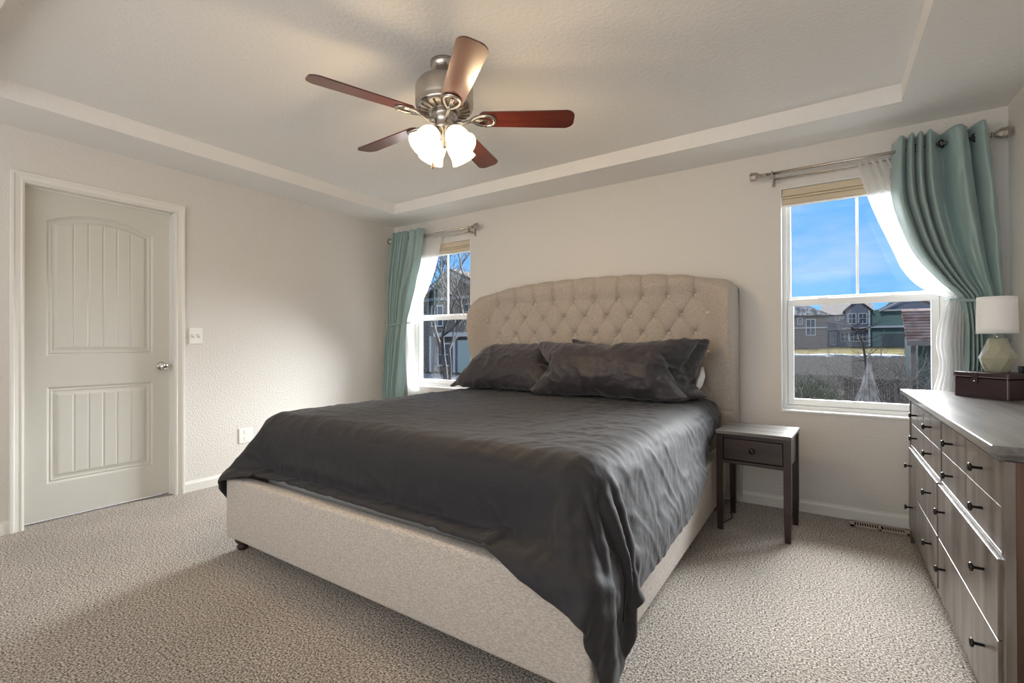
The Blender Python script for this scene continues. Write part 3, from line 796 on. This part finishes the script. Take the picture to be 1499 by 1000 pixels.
RS = [(.10, 4.55, 4.74, -.062, .014), (.6, 4.57, 4.74, -.062, .016), (.85, 4.588, 4.74, -.062, .018), (.93, 4.605, 4.735, -.065, .018), (1.01, 4.612, 4.73, -.075, .02), (1.11, 4.597, 4.73, -.085, .022), (1.21, 4.604, 4.73, -.09, .022), (1.33, 4.630, 4.725, -.085, .014), (1.375, 4.648, 4.72, -.08, .008),
      (1.41, 4.582, 4.76, -.075, .010), (1.475, 4.506, 4.78, -.066, .012), (1.573, 4.444, 4.78, -.062, .014), (1.66, 4.413, 4.77, -.06, .014), (1.775, 4.371, 4.73, -.058, .014), (1.93, 4.316, 4.66, -.056, .014), (2.084, 4.270, 4.58, -.056, .014), (2.245, 4.230, 4.50, -.056, .014)]
s2 = tag(link('sheer_curtain', curtain_bm(RS, 8, 140, 120, ph=1.2, seed=14, zig=.1, jit=.004), M_sheer, smooth=True), 'white sheer curtain gathered at the window above the dresser end', 'curtain')

# ------------------------------------------------------------------ ceiling fan
FX, FY = 2.472, -1.921
fan = thing('ceiling_fan', 'brushed nickel ceiling fan with five reddish wood blades and lights', 'ceiling fan', (FX, FY, HT))
T = Matrix.Translation((FX, FY, 0))
link('canopy', lathe([(.070, HT), (.070, HT-.018), (.055, HT-.045), (.018, HT-.055), (.018, 2.44)], 36, T), M_nickel, fan, smooth=True)
mh = link('motor_housing', lathe([(.03, 2.455), (.090, 2.448), (.128, 2.435), (.142, 2.415), (.145, 2.40), (.145, 2.335), (.140, 2.325), (.145, 2.318), (.140, 2.305), (.118, 2.292), (.070, 2.286), (.03, 2.284)], 48, T), M_nickel, fan, smooth=True)
bm = BM()
for k in range(20):
    mtx = T @ Matrix.Rotation(2*PI*k/20, 4, 'Z') @ Matrix.Translation((.105, 0, 2.2915)) @ Matrix.Rotation(math.radians(-10), 4, 'Y')
    add_box(bm, -.024, .024, -.006, .006, -.003, .003, .002, mtx=mtx)
link('vent_slot', bm, mat('bronze_shadow', (.16, .10, .06), .4, metal=.8), mh)
link('switch_housing', lathe([(.062, 2.288), (.066, 2.278), (.066, 2.262), (.052, 2.256), (.052, 2.215), (.056, 2.205), (.046, 2.196), (.024, 2.185), (.022, 2.160), (.012, 2.150), (.010, 2.115), (.001, 2.108)], 36, T), M_nickel, fan, smooth=True)
def blade_bm():
    bm = BM(); out = []; L0, L1 = .175, .652
    N = 14
    def halfw(x):
        t = (x-L0)/(L1-L0); return .053 + .013*t
    pts = []
    for i in range(N+1): x = L0+.02 + (L1-.05-L0-.02)*i/N; pts.append((x, halfw(x)))
    for i in range(1, 10): a = PI/2*i/9; pts.append((L1-.05+.05*math.sin(a), halfw(L1)-.045+.045*math.cos(a)))
    low = [(x, -y) for x, y in pts[::-1]]
    root = [(L0+.004, -.038), (L0, -.02), (L0, .02), (L0+.004, .038)]
    add_prism(bm, pts + low + root, 'z', -.003, .003)
    return bm
def bracket_bm():
    bm = BM()
    # open tear-drop loop with a central tongue, then the arm to the hub
    loop = []
    for i in range(25):
        a = -PI + 2*PI*i/24; loop.append((.195 + .058*math.cos(a), .036*math.sin(a)*(1+.35*math.cos(a)), -.008))
    add_tube(bm, loop, .0085, seg=8)
    add_box(bm, .150, .225, -.008, .008, -.010, -.002, .002)
    add_tube(bm, [(.055, 0, -.020), (.095, 0, -.022), (.125, 0, -.012), (.155, 0, -.007)], lambda t: .011-.004*t, seg=8)
    return bm
proto = None
for k in range(5):
    a = math.radians(33.6 + 72*k)
    if proto is None:
        bl = link('blade', blade_bm(), M_blade, fan, world=False); br = link('blade_bracket', bracket_bm(), M_nickel, bl, world=False, smooth=True); proto = bl
    else:
        bl = proto.copy(); COL.objects.link(bl); bl.parent = fan
        for ch in list(proto.children): c_ = ch.copy(); COL.objects.link(c_); c_.parent = bl
    bl.location = (0, 0, 2.255-HT); bl.rotation_euler = (math.radians(12), 0, a)
    bl.rotation_euler = (Matrix.Rotation(a, 3, 'Z') @ Matrix.Rotation(math.radians(-12), 3, 'X')).to_euler()
M_glow = mat('frosted_glass_lit', (.9, .85, .75), .5, emit=(1.0, .86, .62), estr=1.1)
M_bulb = mat('bulb_lit', (1, .95, .85), .5, emit=(1.0, .82, .55), estr=12)
baz = YAW
for k, off in enumerate((-40, -140, 50, 130)):
    a = baz + math.radians(off)
    mtx = T @ Matrix.Rotation(a, 4, 'Z') @ Matrix.Translation((.046, 0, 2.190)) @ Matrix.Rotation(math.radians(180-42), 4, 'Y')
    arm = link('lamp_arm', lathe([(.012, -.020), (.013, .0), (.024, .006), (.026, .022), (.022, .024)], 20, mtx), M_nickel, fan, smooth=True)
    bm = BM(); prof = [(.024, .018), (.040, .026), (.052, .048), (.056, .075), (.055, .100), (.062, .128), (.066, .138)]
    add_lathe(bm, prof, 28, mtx, cap=False)
    shd = link('glass_shade', bm, M_glow, fan, smooth=True, solid=.003)
    bm = BM(); bmesh.ops.create_icosphere(bm, subdivisions=2, radius=.022, matrix=mtx @ Matrix.Translation((0, 0, .070)))
    link('bulb', bm, M_bulb, shd, smooth=True)
    p_ = mtx @ Vector((0, 0, .155))
    add_light('fan_bulb', 'POINT', p_, energy=7, color=(1.0, .72, .42), shadow_soft_size=.05)
bm = BM(); add_tube(bm, [(FX-.035, FY-.045, 2.20), (FX-.037, FY-.047, 2.10), (FX-.037, FY-.047, 2.025)], .0012, seg=6)
pc = link('pull_chain', bm, M_nickel, fan)
link('chain_pendant', lathe([(.002, 2.030), (.006, 2.020), (.007, 2.008), (.003, 2.000), (.001, 1.999)], 12, Matrix.Translation((FX-.037, FY-.047, 0))), mat('dark_bronze', (.10, .06, .04), .35, metal=.8), pc, smooth=True)

# ------------------------------------------------------------------ outside
def gz(y): return -1.55 + .0285*y
M_gr = mat('winter_mulch', (.035, .03, .025), 1, spec=0, color2=(.09, .08, .07), nscale=3, ndetail=8, ramp=(.35, .7))
M_st = mat('asphalt', (.020, .019, .018), .9, spec=0, color2=(.034, .032, .030), nscale=6, ndetail=6)
M_gs = mat('dormant_grass', (.065, .055, .025), 1, spec=0, color2=(.12, .10, .055), nscale=.5, ndetail=8, ramp=(.35, .65))
M_sn = mat('snow', (.20, .205, .21), .9, spec=.05)
def slab(name, x0, x1, y0, y1, dz, m, th=.3):
    bm = BM()
    vs = [bm.verts.new((x, y, gz(y)+dz-t)) for t in (th, 0) for x, y in ((x0, y0), (x1, y0), (x1, y1), (x0, y1))]
    for f in ((0, 3, 2, 1), (4, 5, 6, 7), (0, 1, 5, 4), (1, 2, 6, 5), (2, 3, 7, 6), (3, 0, 4, 7)): bm.faces.new([vs[i] for i in f])
    return struct(name, bm, m)
slab('ground', -90, 60, .5, 150, 0, M_gr)
slab('street', -12, 40, 22, 50, .02, M_st)
slab('lawn', -12, 40, 50, 85, .03, M_gs)
rs = random.Random(4)
bm = BM()
for i in range(22):
    x = rs.uniform(-3, 9); y = 50 + rs.uniform(-1.2, 1.5) ; r = rs.uniform(.3, 1.3)
    add_lathe(bm, [(r, gz(y)-.0), (r*.8, gz(y)+.14), (r*.3, gz(y)+.2)], 8, Matrix.Translation((x, y, 0)) @ Matrix.Diagonal((1.6, .5, 1, 1)))
tag(link('snow_bank', bm, M_sn), 'strip of melting snow along the edge of the far lawn', 'snow', kind='stuff')
M_siding_g = mat('green_siding', (.10, .155, .14), .8, spec=.05, bump=.5, bscale=5, bdetail=0, bstretch=(.01, .01, 1), bdist=.03)
M_siding_b = mat('blue_grey_siding', (.12, .13, .16), .8, spec=.05, bump=.5, bscale=5, bdetail=0, bstretch=(.01, .01, 1), bdist=.03)
M_siding_t = mat('taupe_siding', (.13, .115, .105), .8, spec=.05, bump=.5, bscale=5, bdetail=0, bstretch=(.01, .01, 1), bdist=.03)
M_roof = mat('shingle_roof', (.06, .05, .046), .9, spec=.05, color2=(.13, .105, .095), nscale=6, ndetail=6)
M_roof_snow = mat('weathered_grey_roof', (.12, .115, .11), .9, spec=.05, color2=(.40, .40, .41), nscale=2.5, ndetail=8, ramp=(.42, .6))
M_wtrim = mat('house_trim', (.34, .35, .35), .6, spec=.05)
M_hglass = mat('house_window_glass', (.03, .035, .045), .1)
M_garage = mat('dark_green_door', (.035, .05, .05), .6)
def hwin(parent, cx, y, z0, z1, w, nm=1, name='window'):
    bm = BM(); hw = w/2; t = .10
    for a in ((cx-hw-t, cx-hw, z0-t, z1+t), (cx+hw, cx+hw+t, z0-t, z1+t), (cx-hw, cx+hw, z0-t, z0), (cx-hw, cx+hw, z1, z1+t)):
        add_box(bm, a[0], a[1], y-.10, y, a[2], a[3])
    for k in range(1, nm+1): xx = cx-hw + w*k/(nm+1); add_box(bm, xx-.03, xx+.03, y-.07, y, z0, z1)
    add_box(bm, cx-hw, cx+hw, y-.07, y, (z0+z1)/2-.03, (z0+z1)/2+.03)
    f = link(name, bm, M_wtrim, parent)
    link('pane', box(cx-hw, cx+hw, y-.05, y-.005, z0, z1), M_hglass, f)
def gable(bm, x0, x1, y0, y1, ze, zr, ov=.4, th=.25):
    # roof with ridge along y (gable faces the viewer)
    cx = (x0+x1)/2
    for s, xa in ((-1, x0-ov), (1, x1+ov)):
        sl = (zr-ze)/((x1-x0)/2); zo = ze - sl*ov
        pts = [(xa, zo), (cx, zr), (cx, zr+th), (xa, zo+th)]
        add_prism(bm, pts, 'y', y0-ov, y1+ov)
# green and blue-grey house
gh = thing('house', 'two storey house with blue grey gable and green garage wing', 'house', (10, 80, gz(80)))
b0 = gz(75)-.3
link('wall', prism([(3.9, b0), (8.9, b0), (8.9, 5.0), (3.9, 5.0)], 'y', 75.4, 86), M_siding_b, gh)
link('wall', prism([(6.3, 3.1), (8.95, 3.1), (8.95, 5.5), (7.6, 6.75), (6.3, 5.5)], 'y', 74.4, 78), M_siding_b, gh)
link('wall', prism([(8.9, b0), (16.2, b0), (16.2, 5.1), (13.3, 6.7), (10.4, 5.6), (8.9, 5.4)], 'y', 75.0, 86), M_siding_g, gh)
link('gable_face', prism([(10.0, 5.35), (16.3, 5.2), (13.3, 6.75), (11.0, 6.4)], 'y', 74.8, 75.0), M_siding_b, gh)
bm = BM()
gable(bm, 6.3, 8.95, 74.4, 80, 5.5, 6.75, .3, .2)
add_prism(bm, [(75.0, 5.0), (80, 6.9), (86, 5.0)], 'x', 3.5, 9.5)
add_prism(bm, [(9.2, 5.1), (12.2, 7.0), (14.2, 7.0), (16.9, 5.0)], 'y', 75.6, 86)
link('roof', bm, M_roof, gh)
bm = BM()
for seg_ in (((6.0, 5.25), (7.62, 6.85)), ((9.25, 5.25), (7.62, 6.85)), ((9.9, 5.2), (12.6, 6.75)), ((12.6, 6.75), (14.0, 6.75)), ((14.0, 6.75), (16.7, 5.0))):
    (xa, za), (xb, zb) = seg_; add_prism(bm, [(xa, za), (xb, zb), (xb, zb+.22), (xa, za+.22)], 'y', 74.1, 74.35)
for xa, xb, za, zb in ((6.3, 8.95, 3.05, 3.2), (8.9, 16.2, 3.1, 3.35), (9.9, 16.2, 5.25, 5.45), (8.75, 8.95, b0, 5.4), (3.9, 6.3, 2.95, 3.1)):
    add_box(bm, xa, xb, 74.3, 74.9, za, zb)
link('trim', bm, M_wtrim, gh)
for cx_, z0_, z1_, w_2, y_ in ((7.0, 3.75, 5.0, .75, 74.4), (8.15, 3.75, 5.0, .75, 74.4), (5.4, 4.3, 4.9, .3, 75.4), (5.95, 4.5, 4.95, .25, 75.4), (6.2, 1.4, 2.5, .8, 75.4), (7.2, 1.4, 2.5, .8, 75.4), (8.2, 1.4, 2.5, .8, 75.4), (4.9, .9, 2.5, .5, 75.4)):
    hwin(gh, cx_, y_, z0_, z1_, w_2)
link('garage_door', box(10.2, 14.6, 74.85, 75.0, b0+.2, 2.3), M_garage, gh)
# grey house further left
lh = thing('house', 'brownish grey house with a pale weathered roof at left of the view', 'house', (0, 72, gz(72)))
link('wall', box(-6, 4.2, 70, 73.9, .3, 4.9), M_siding_t, lh)
bm = BM(); add_prism(bm, [(-7, 4.8), (-3, 6.9), (1.2, 6.5), (4.7, 4.75)], 'y', 69.5, 74.0); link('roof', bm, M_roof_snow, lh)
hwin(lh, 2.4, 70, 2.2, 4.2, .9); hwin(lh, 1.2, 70, 3.7, 4.4, .4)
link('trim', box(-6, 4.25, 69.85, 70, 3.05, 3.2), M_wtrim, lh)
# near shed with ribbed tile roof
sd = thing('garden_shed', 'dark green shed with striped reddish brown tile roof', 'shed', (6.9, 13, gz(12)))
bm = BM()
for i in range(11):
    y0_ = 11.7 + i*.09; z0_ = 1.13 + i*.078
    add_prism(bm, [(y0_, z0_), (y0_+.16, z0_+.085), (y0_+.16, z0_+.125), (y0_, z0_+.055)], 'x', 5.76, 8.6)
link('roof', bm, mat('clay_tile', (.10, .062, .052), .85, spec=.05, color2=(.17, .125, .11), nscale=4, ndetail=5), sd)
link('wall', box(6.02, 8.4, 12.05, 14.5, gz(12)-.2, 1.30), mat('shed_green', (.045, .075, .07), .8, spec=.05, bump=.4, bscale=6, bstretch=(1, .01, .01)), sd)
link('post', box(5.86, 5.96, 11.9, 12.0, gz(12)-.2, 1.16), M_siding_t, sd)
link('fascia', box(5.76, 8.6, 11.66, 11.70, 1.05, 1.17), M_siding_t, sd)
# neighbour house seen in the left window
nh = thing('house', 'grey gabled neighbour house behind the bare tree, left window', 'house', (-18, 25, gz(22)))
g0 = gz(22)-.2
M_grey = mat('grey_shake', (.07, .065, .062), .9, spec=.05, color2=(.15, .14, .13), nscale=5, ndetail=7, nstretch=(1, 1, 3))
link('wall', prism([(-22.2, g0), (-13.8, g0), (-13.8, 4.2), (-17.97, 6.15), (-22.2, 3.9)], 'y', 22.4, 30), M_grey, nh)
bm = BM()
for A, B in (((-22.9, 3.55), (-17.97, 6.15)), ((-13.0, 3.9), (-17.97, 6.15))):
    add_prism(bm, [A, B, (B[0], B[1]+.3), (A[0], A[1]+.3)], 'y', 21.6, 30.5)
link('roof', bm, M_roof, nh)
bm = BM()
for A, B in (((-22.9, 3.40), (-17.97, 6.0)), ((-13.0, 3.75), (-17.97, 6.0))):
    add_prism(bm, [A, B, (B[0], B[1]+.22), (A[0], A[1]+.22)], 'y', 21.45, 21.6)
add_box(bm, -22.1, -13.9, 22.2, 22.4, 4.35, 4.55); add_box(bm, -19.9, -16.0, 21.9, 22.3, 1.65, 1.95)
for xx in (-20.4, -18.1, -16.5): add_box(bm, xx-.1, xx+.1, 22.1, 22.4, g0, 1.7)
link('trim', bm, M_wtrim, nh)
hwin(nh, -19.9, 22.4, 2.5, 3.9, 1.0); hwin(nh, -16.9, 22.4, 2.9, 3.9, .9); hwin(nh, -19.2, 22.4, -.4, 1.1, 1.1)
link('garage_door', box(-17.9, -16.2, 22.25, 22.4, g0, 1.4), mat('pale_green_door', (.20, .26, .25), .6), nh)
tag(link('snow_patch', box(-24, -11, 16, 20.5, gz(18)-.2, gz(18)+.10, bev=.05), M_sn), 'patch of snow on the ground before the grey gabled house', 'snow', kind='stuff')
# bare trees and winter brush
M_bark = mat('grey_bark', (.045, .04, .036), .9, spec=.05, color2=(.11, .10, .09), nscale=20, ndetail=5)
M_bark_d = mat('dark_bark', (.035, .03, .028), .9, spec=.05)
M_twig = mat('pale_twig', (.10, .09, .08), .9, spec=.05)
def tree_bm(base, d0, length, rad, depth, rs, spread=.55, up=.15, seg=7):
    bm = BM()
    def grow(p, d, L, r, k):
        pts = [p]; dd = d.copy()
        n = 5
        for i in range(n):
            dd = (dd + Vector((rs.uniform(-1, 1), rs.uniform(-1, 1), rs.uniform(-.5, 1)))*.13 + Vector((0, 0, up*.2))).normalized()
            pts.append(pts[-1] + dd*L/n)
        add_tube(bm, pts, lambda t: r*(1-.5*t), seg=max(4, seg-k), close=False)
        if k >= depth: return
        for i in range(2 if k == 0 else rs.choice((2, 3, 3))):
            a = Vector((rs.uniform(-1, 1), rs.uniform(-1, 1), rs.uniform(-.2, .8))).normalized()
            nd_ = (dd*(1-spread) + a*spread + Vector((0, 0, up))).normalized()
            src = pts[-1] if i < 2 else pts[rs.choice((2, 3, 4))]
            grow(src, nd_, L*rs.uniform(.62, .85), r*.63, k+1)
    grow(Vector(base), Vector(d0).normalized(), length, rad, 0)
    return bm
t1 = tag(link('bare_tree', tree_bm((-7.15, 9, gz(9)), (.02, 0, 1), 2.1, .13, 7, random.Random(12), .62, .16), M_bark, smooth=True), 'bare branching tree outside the window left of the bed', 'tree')
def sapling_bm():
    rs = random.Random(3); bm = BM()
    main = [Vector(p) for p in ((4.67, 6, gz(6)), (4.66, 6, -.6), (4.64, 6, .1), (4.61, 6, .8), (4.575, 6, 1.12), (4.50, 6, 1.32), (4.41, 6, 1.40))]
    add_tube(bm, main, lambda t: .026-.018*t, seg=8)
    for i in range(26):
        k = rs.uniform(2.2, 5.9); a = main[int(k)].lerp(main[min(6, int(k)+1)], k % 1); s_ = rs.choice((-1, 1))
        L = rs.uniform(.25, .6); pts = [a]
        d = Vector((s_*rs.uniform(.4, 1), rs.uniform(-.5, .5), rs.uniform(-.1, .7))).normalized()
        for q in range(6):
            d = (d + Vector((rs.uniform(-.2, .2), 0, rs.uniform(-.25, .2)))).normalized(); pts.append(pts[-1] + d*L/6)
        add_tube(bm, pts, lambda t: .007*(1-.75*t), seg=5)
    return bm
t2 = tag(link('bare_tree', sapling_bm(), M_bark_d, smooth=True), 'slim dark bare sapling outside the window above the dresser', 'tree')
def brush(cx, cy, w, n, h, m, seed, name, label, flop=.5, rad=.006):
    rs = random.Random(seed); bm = BM()
    for i in range(n):
        x = cx + rs.uniform(-w, w); y = cy + rs.uniform(-w*.5, w*.5); z = gz(y)
        a = rs.uniform(0, 2*PI); k = rs.uniform(.1, flop); L = h*rs.uniform(.5, 1.05); pts = []
        for s in range(7):
            t_ = s/6; pts.append((x + math.cos(a)*k*L*t_**2, y + math.sin(a)*k*L*t_**2*.6, z + L*(t_ - .35*k*t_**3)))
        add_tube(bm, pts, lambda t: rad*(1-.6*t), seg=4, close=False)
        for q in range(3):
            p = Vector(pts[rs.choice((2, 3, 4, 5))]); d = Vector((rs.uniform(-1, 1), rs.uniform(-1, 1), rs.uniform(.1, 1))).normalized()
            add_tube(bm, [p, p + d*L*.14, p + d*L*.24 + Vector((0, 0, .03))], rad*.6, seg=3, close=False)
    return tag(link(name, bm, m), label, 'shrub', kind='stuff')
brush(3.8, 9.0, 3.0, 620, 2.5, M_twig, 1, 'winter_brush', 'tangle of leafless grey brush below the window above the dresser', .8)
brush(4.8, 5.5, 1.5, 150, 2.1, M_bark, 2, 'winter_brush', 'near thicket of bare arching stems outside window by the dresser', .9)
brush(-7.6, 8.6, 1.6, 200, 1.7, M_bark, 3, 'winter_brush', 'bare brush around the foot of the tree, left window', .7)
# shaggy ornamental grass clump and evergreen shrub
rs = random.Random(8); bm = BM()
for i in range(260):
    a = rs.uniform(0, 2*PI); R_ = rs.uniform(.05, .85); zt = 1.02 - R_*rs.uniform(.1, 1.6) ; ph = rs.uniform(0, 6)
    pts = [(4.60 + math.cos(a)*R_*(1-t_)**1.15 + .012*math.sin(9*t_+ph), 5.2 + math.sin(a)*R_*.8*(1-t_)**1.15 + .012*math.cos(8*t_+ph), gz(5) + (zt-gz(5))*t_) for t_ in (0, .2, .4, .6, .8, 1)]
    add_tube(bm, pts, lambda t: .007*(1-.6*t), seg=3, close=False)
tag(link('ornamental_grass', bm, mat('bleached_grass', (.16, .15, .145), .9, color2=(.30, .29, .28), nscale=12, spec=.05)), 'pale shaggy cone of dry ornamental grass outside the right window', 'plant')
rs = random.Random(9); bm = BM()
for i in range(2600):
    v = Vector((rs.gauss(0, 1), rs.gauss(0, 1), rs.gauss(0, 1))).normalized()*rs.uniform(.5, 1.0)
    p = Vector((3.75, 8.0, -.35)) + Vector((v.x*.65, v.y*.5, v.z*.75)); d = (v + Vector((rs.uniform(-.6, .6), rs.uniform(-.6, .6), rs.uniform(0, .8)))).normalized()*.11
    s = d.orthogonal().normalized()*.012
    vs = [bm.verts.new(p-s), bm.verts.new(p+s), bm.verts.new(p+d)]; bm.faces.new(vs)
add_tube(bm, [(3.75, 8, gz(8)), (3.75, 8, -.3)], .04)
tag(link('evergreen_shrub', bm, mat('dull_green_foliage', (.055, .07, .035), .9, color2=(.12, .13, .08), nscale=5)), 'rounded dull green shrub among the bare brush', 'shrub')
# dark timber fence behind the brush
fn_ = thing('timber_fence', 'weathered brown timber fence beyond brush beside the shed', 'fence', (5.2, 11.4, gz(11)))
bm = BM()
for i in range(14):
    x = 4.45 + i*.105; add_box(bm, x, x+.095, 11.4, 11.43, gz(11.4), .20+.02*math.sin(i*2.1))
link('board', bm, mat('fence_wood', (.03, .025, .02), .9, spec=.05, color2=(.07, .06, .05), nscale=5, nstretch=(3, 3, .4)), fn_)
link('rail', box(4.45, 5.9, 11.43, 11.48, .10, .19), M_bark, fn_)

t3 = tag(link('bare_tree', tree_bm((-11.5, 14, gz(14)), (.05, 0, 1), 2.0, .09, 7, random.Random(40), .6, .16), M_bark, smooth=True), 'second bare tree nearer the grey gabled house, left window', 'tree')
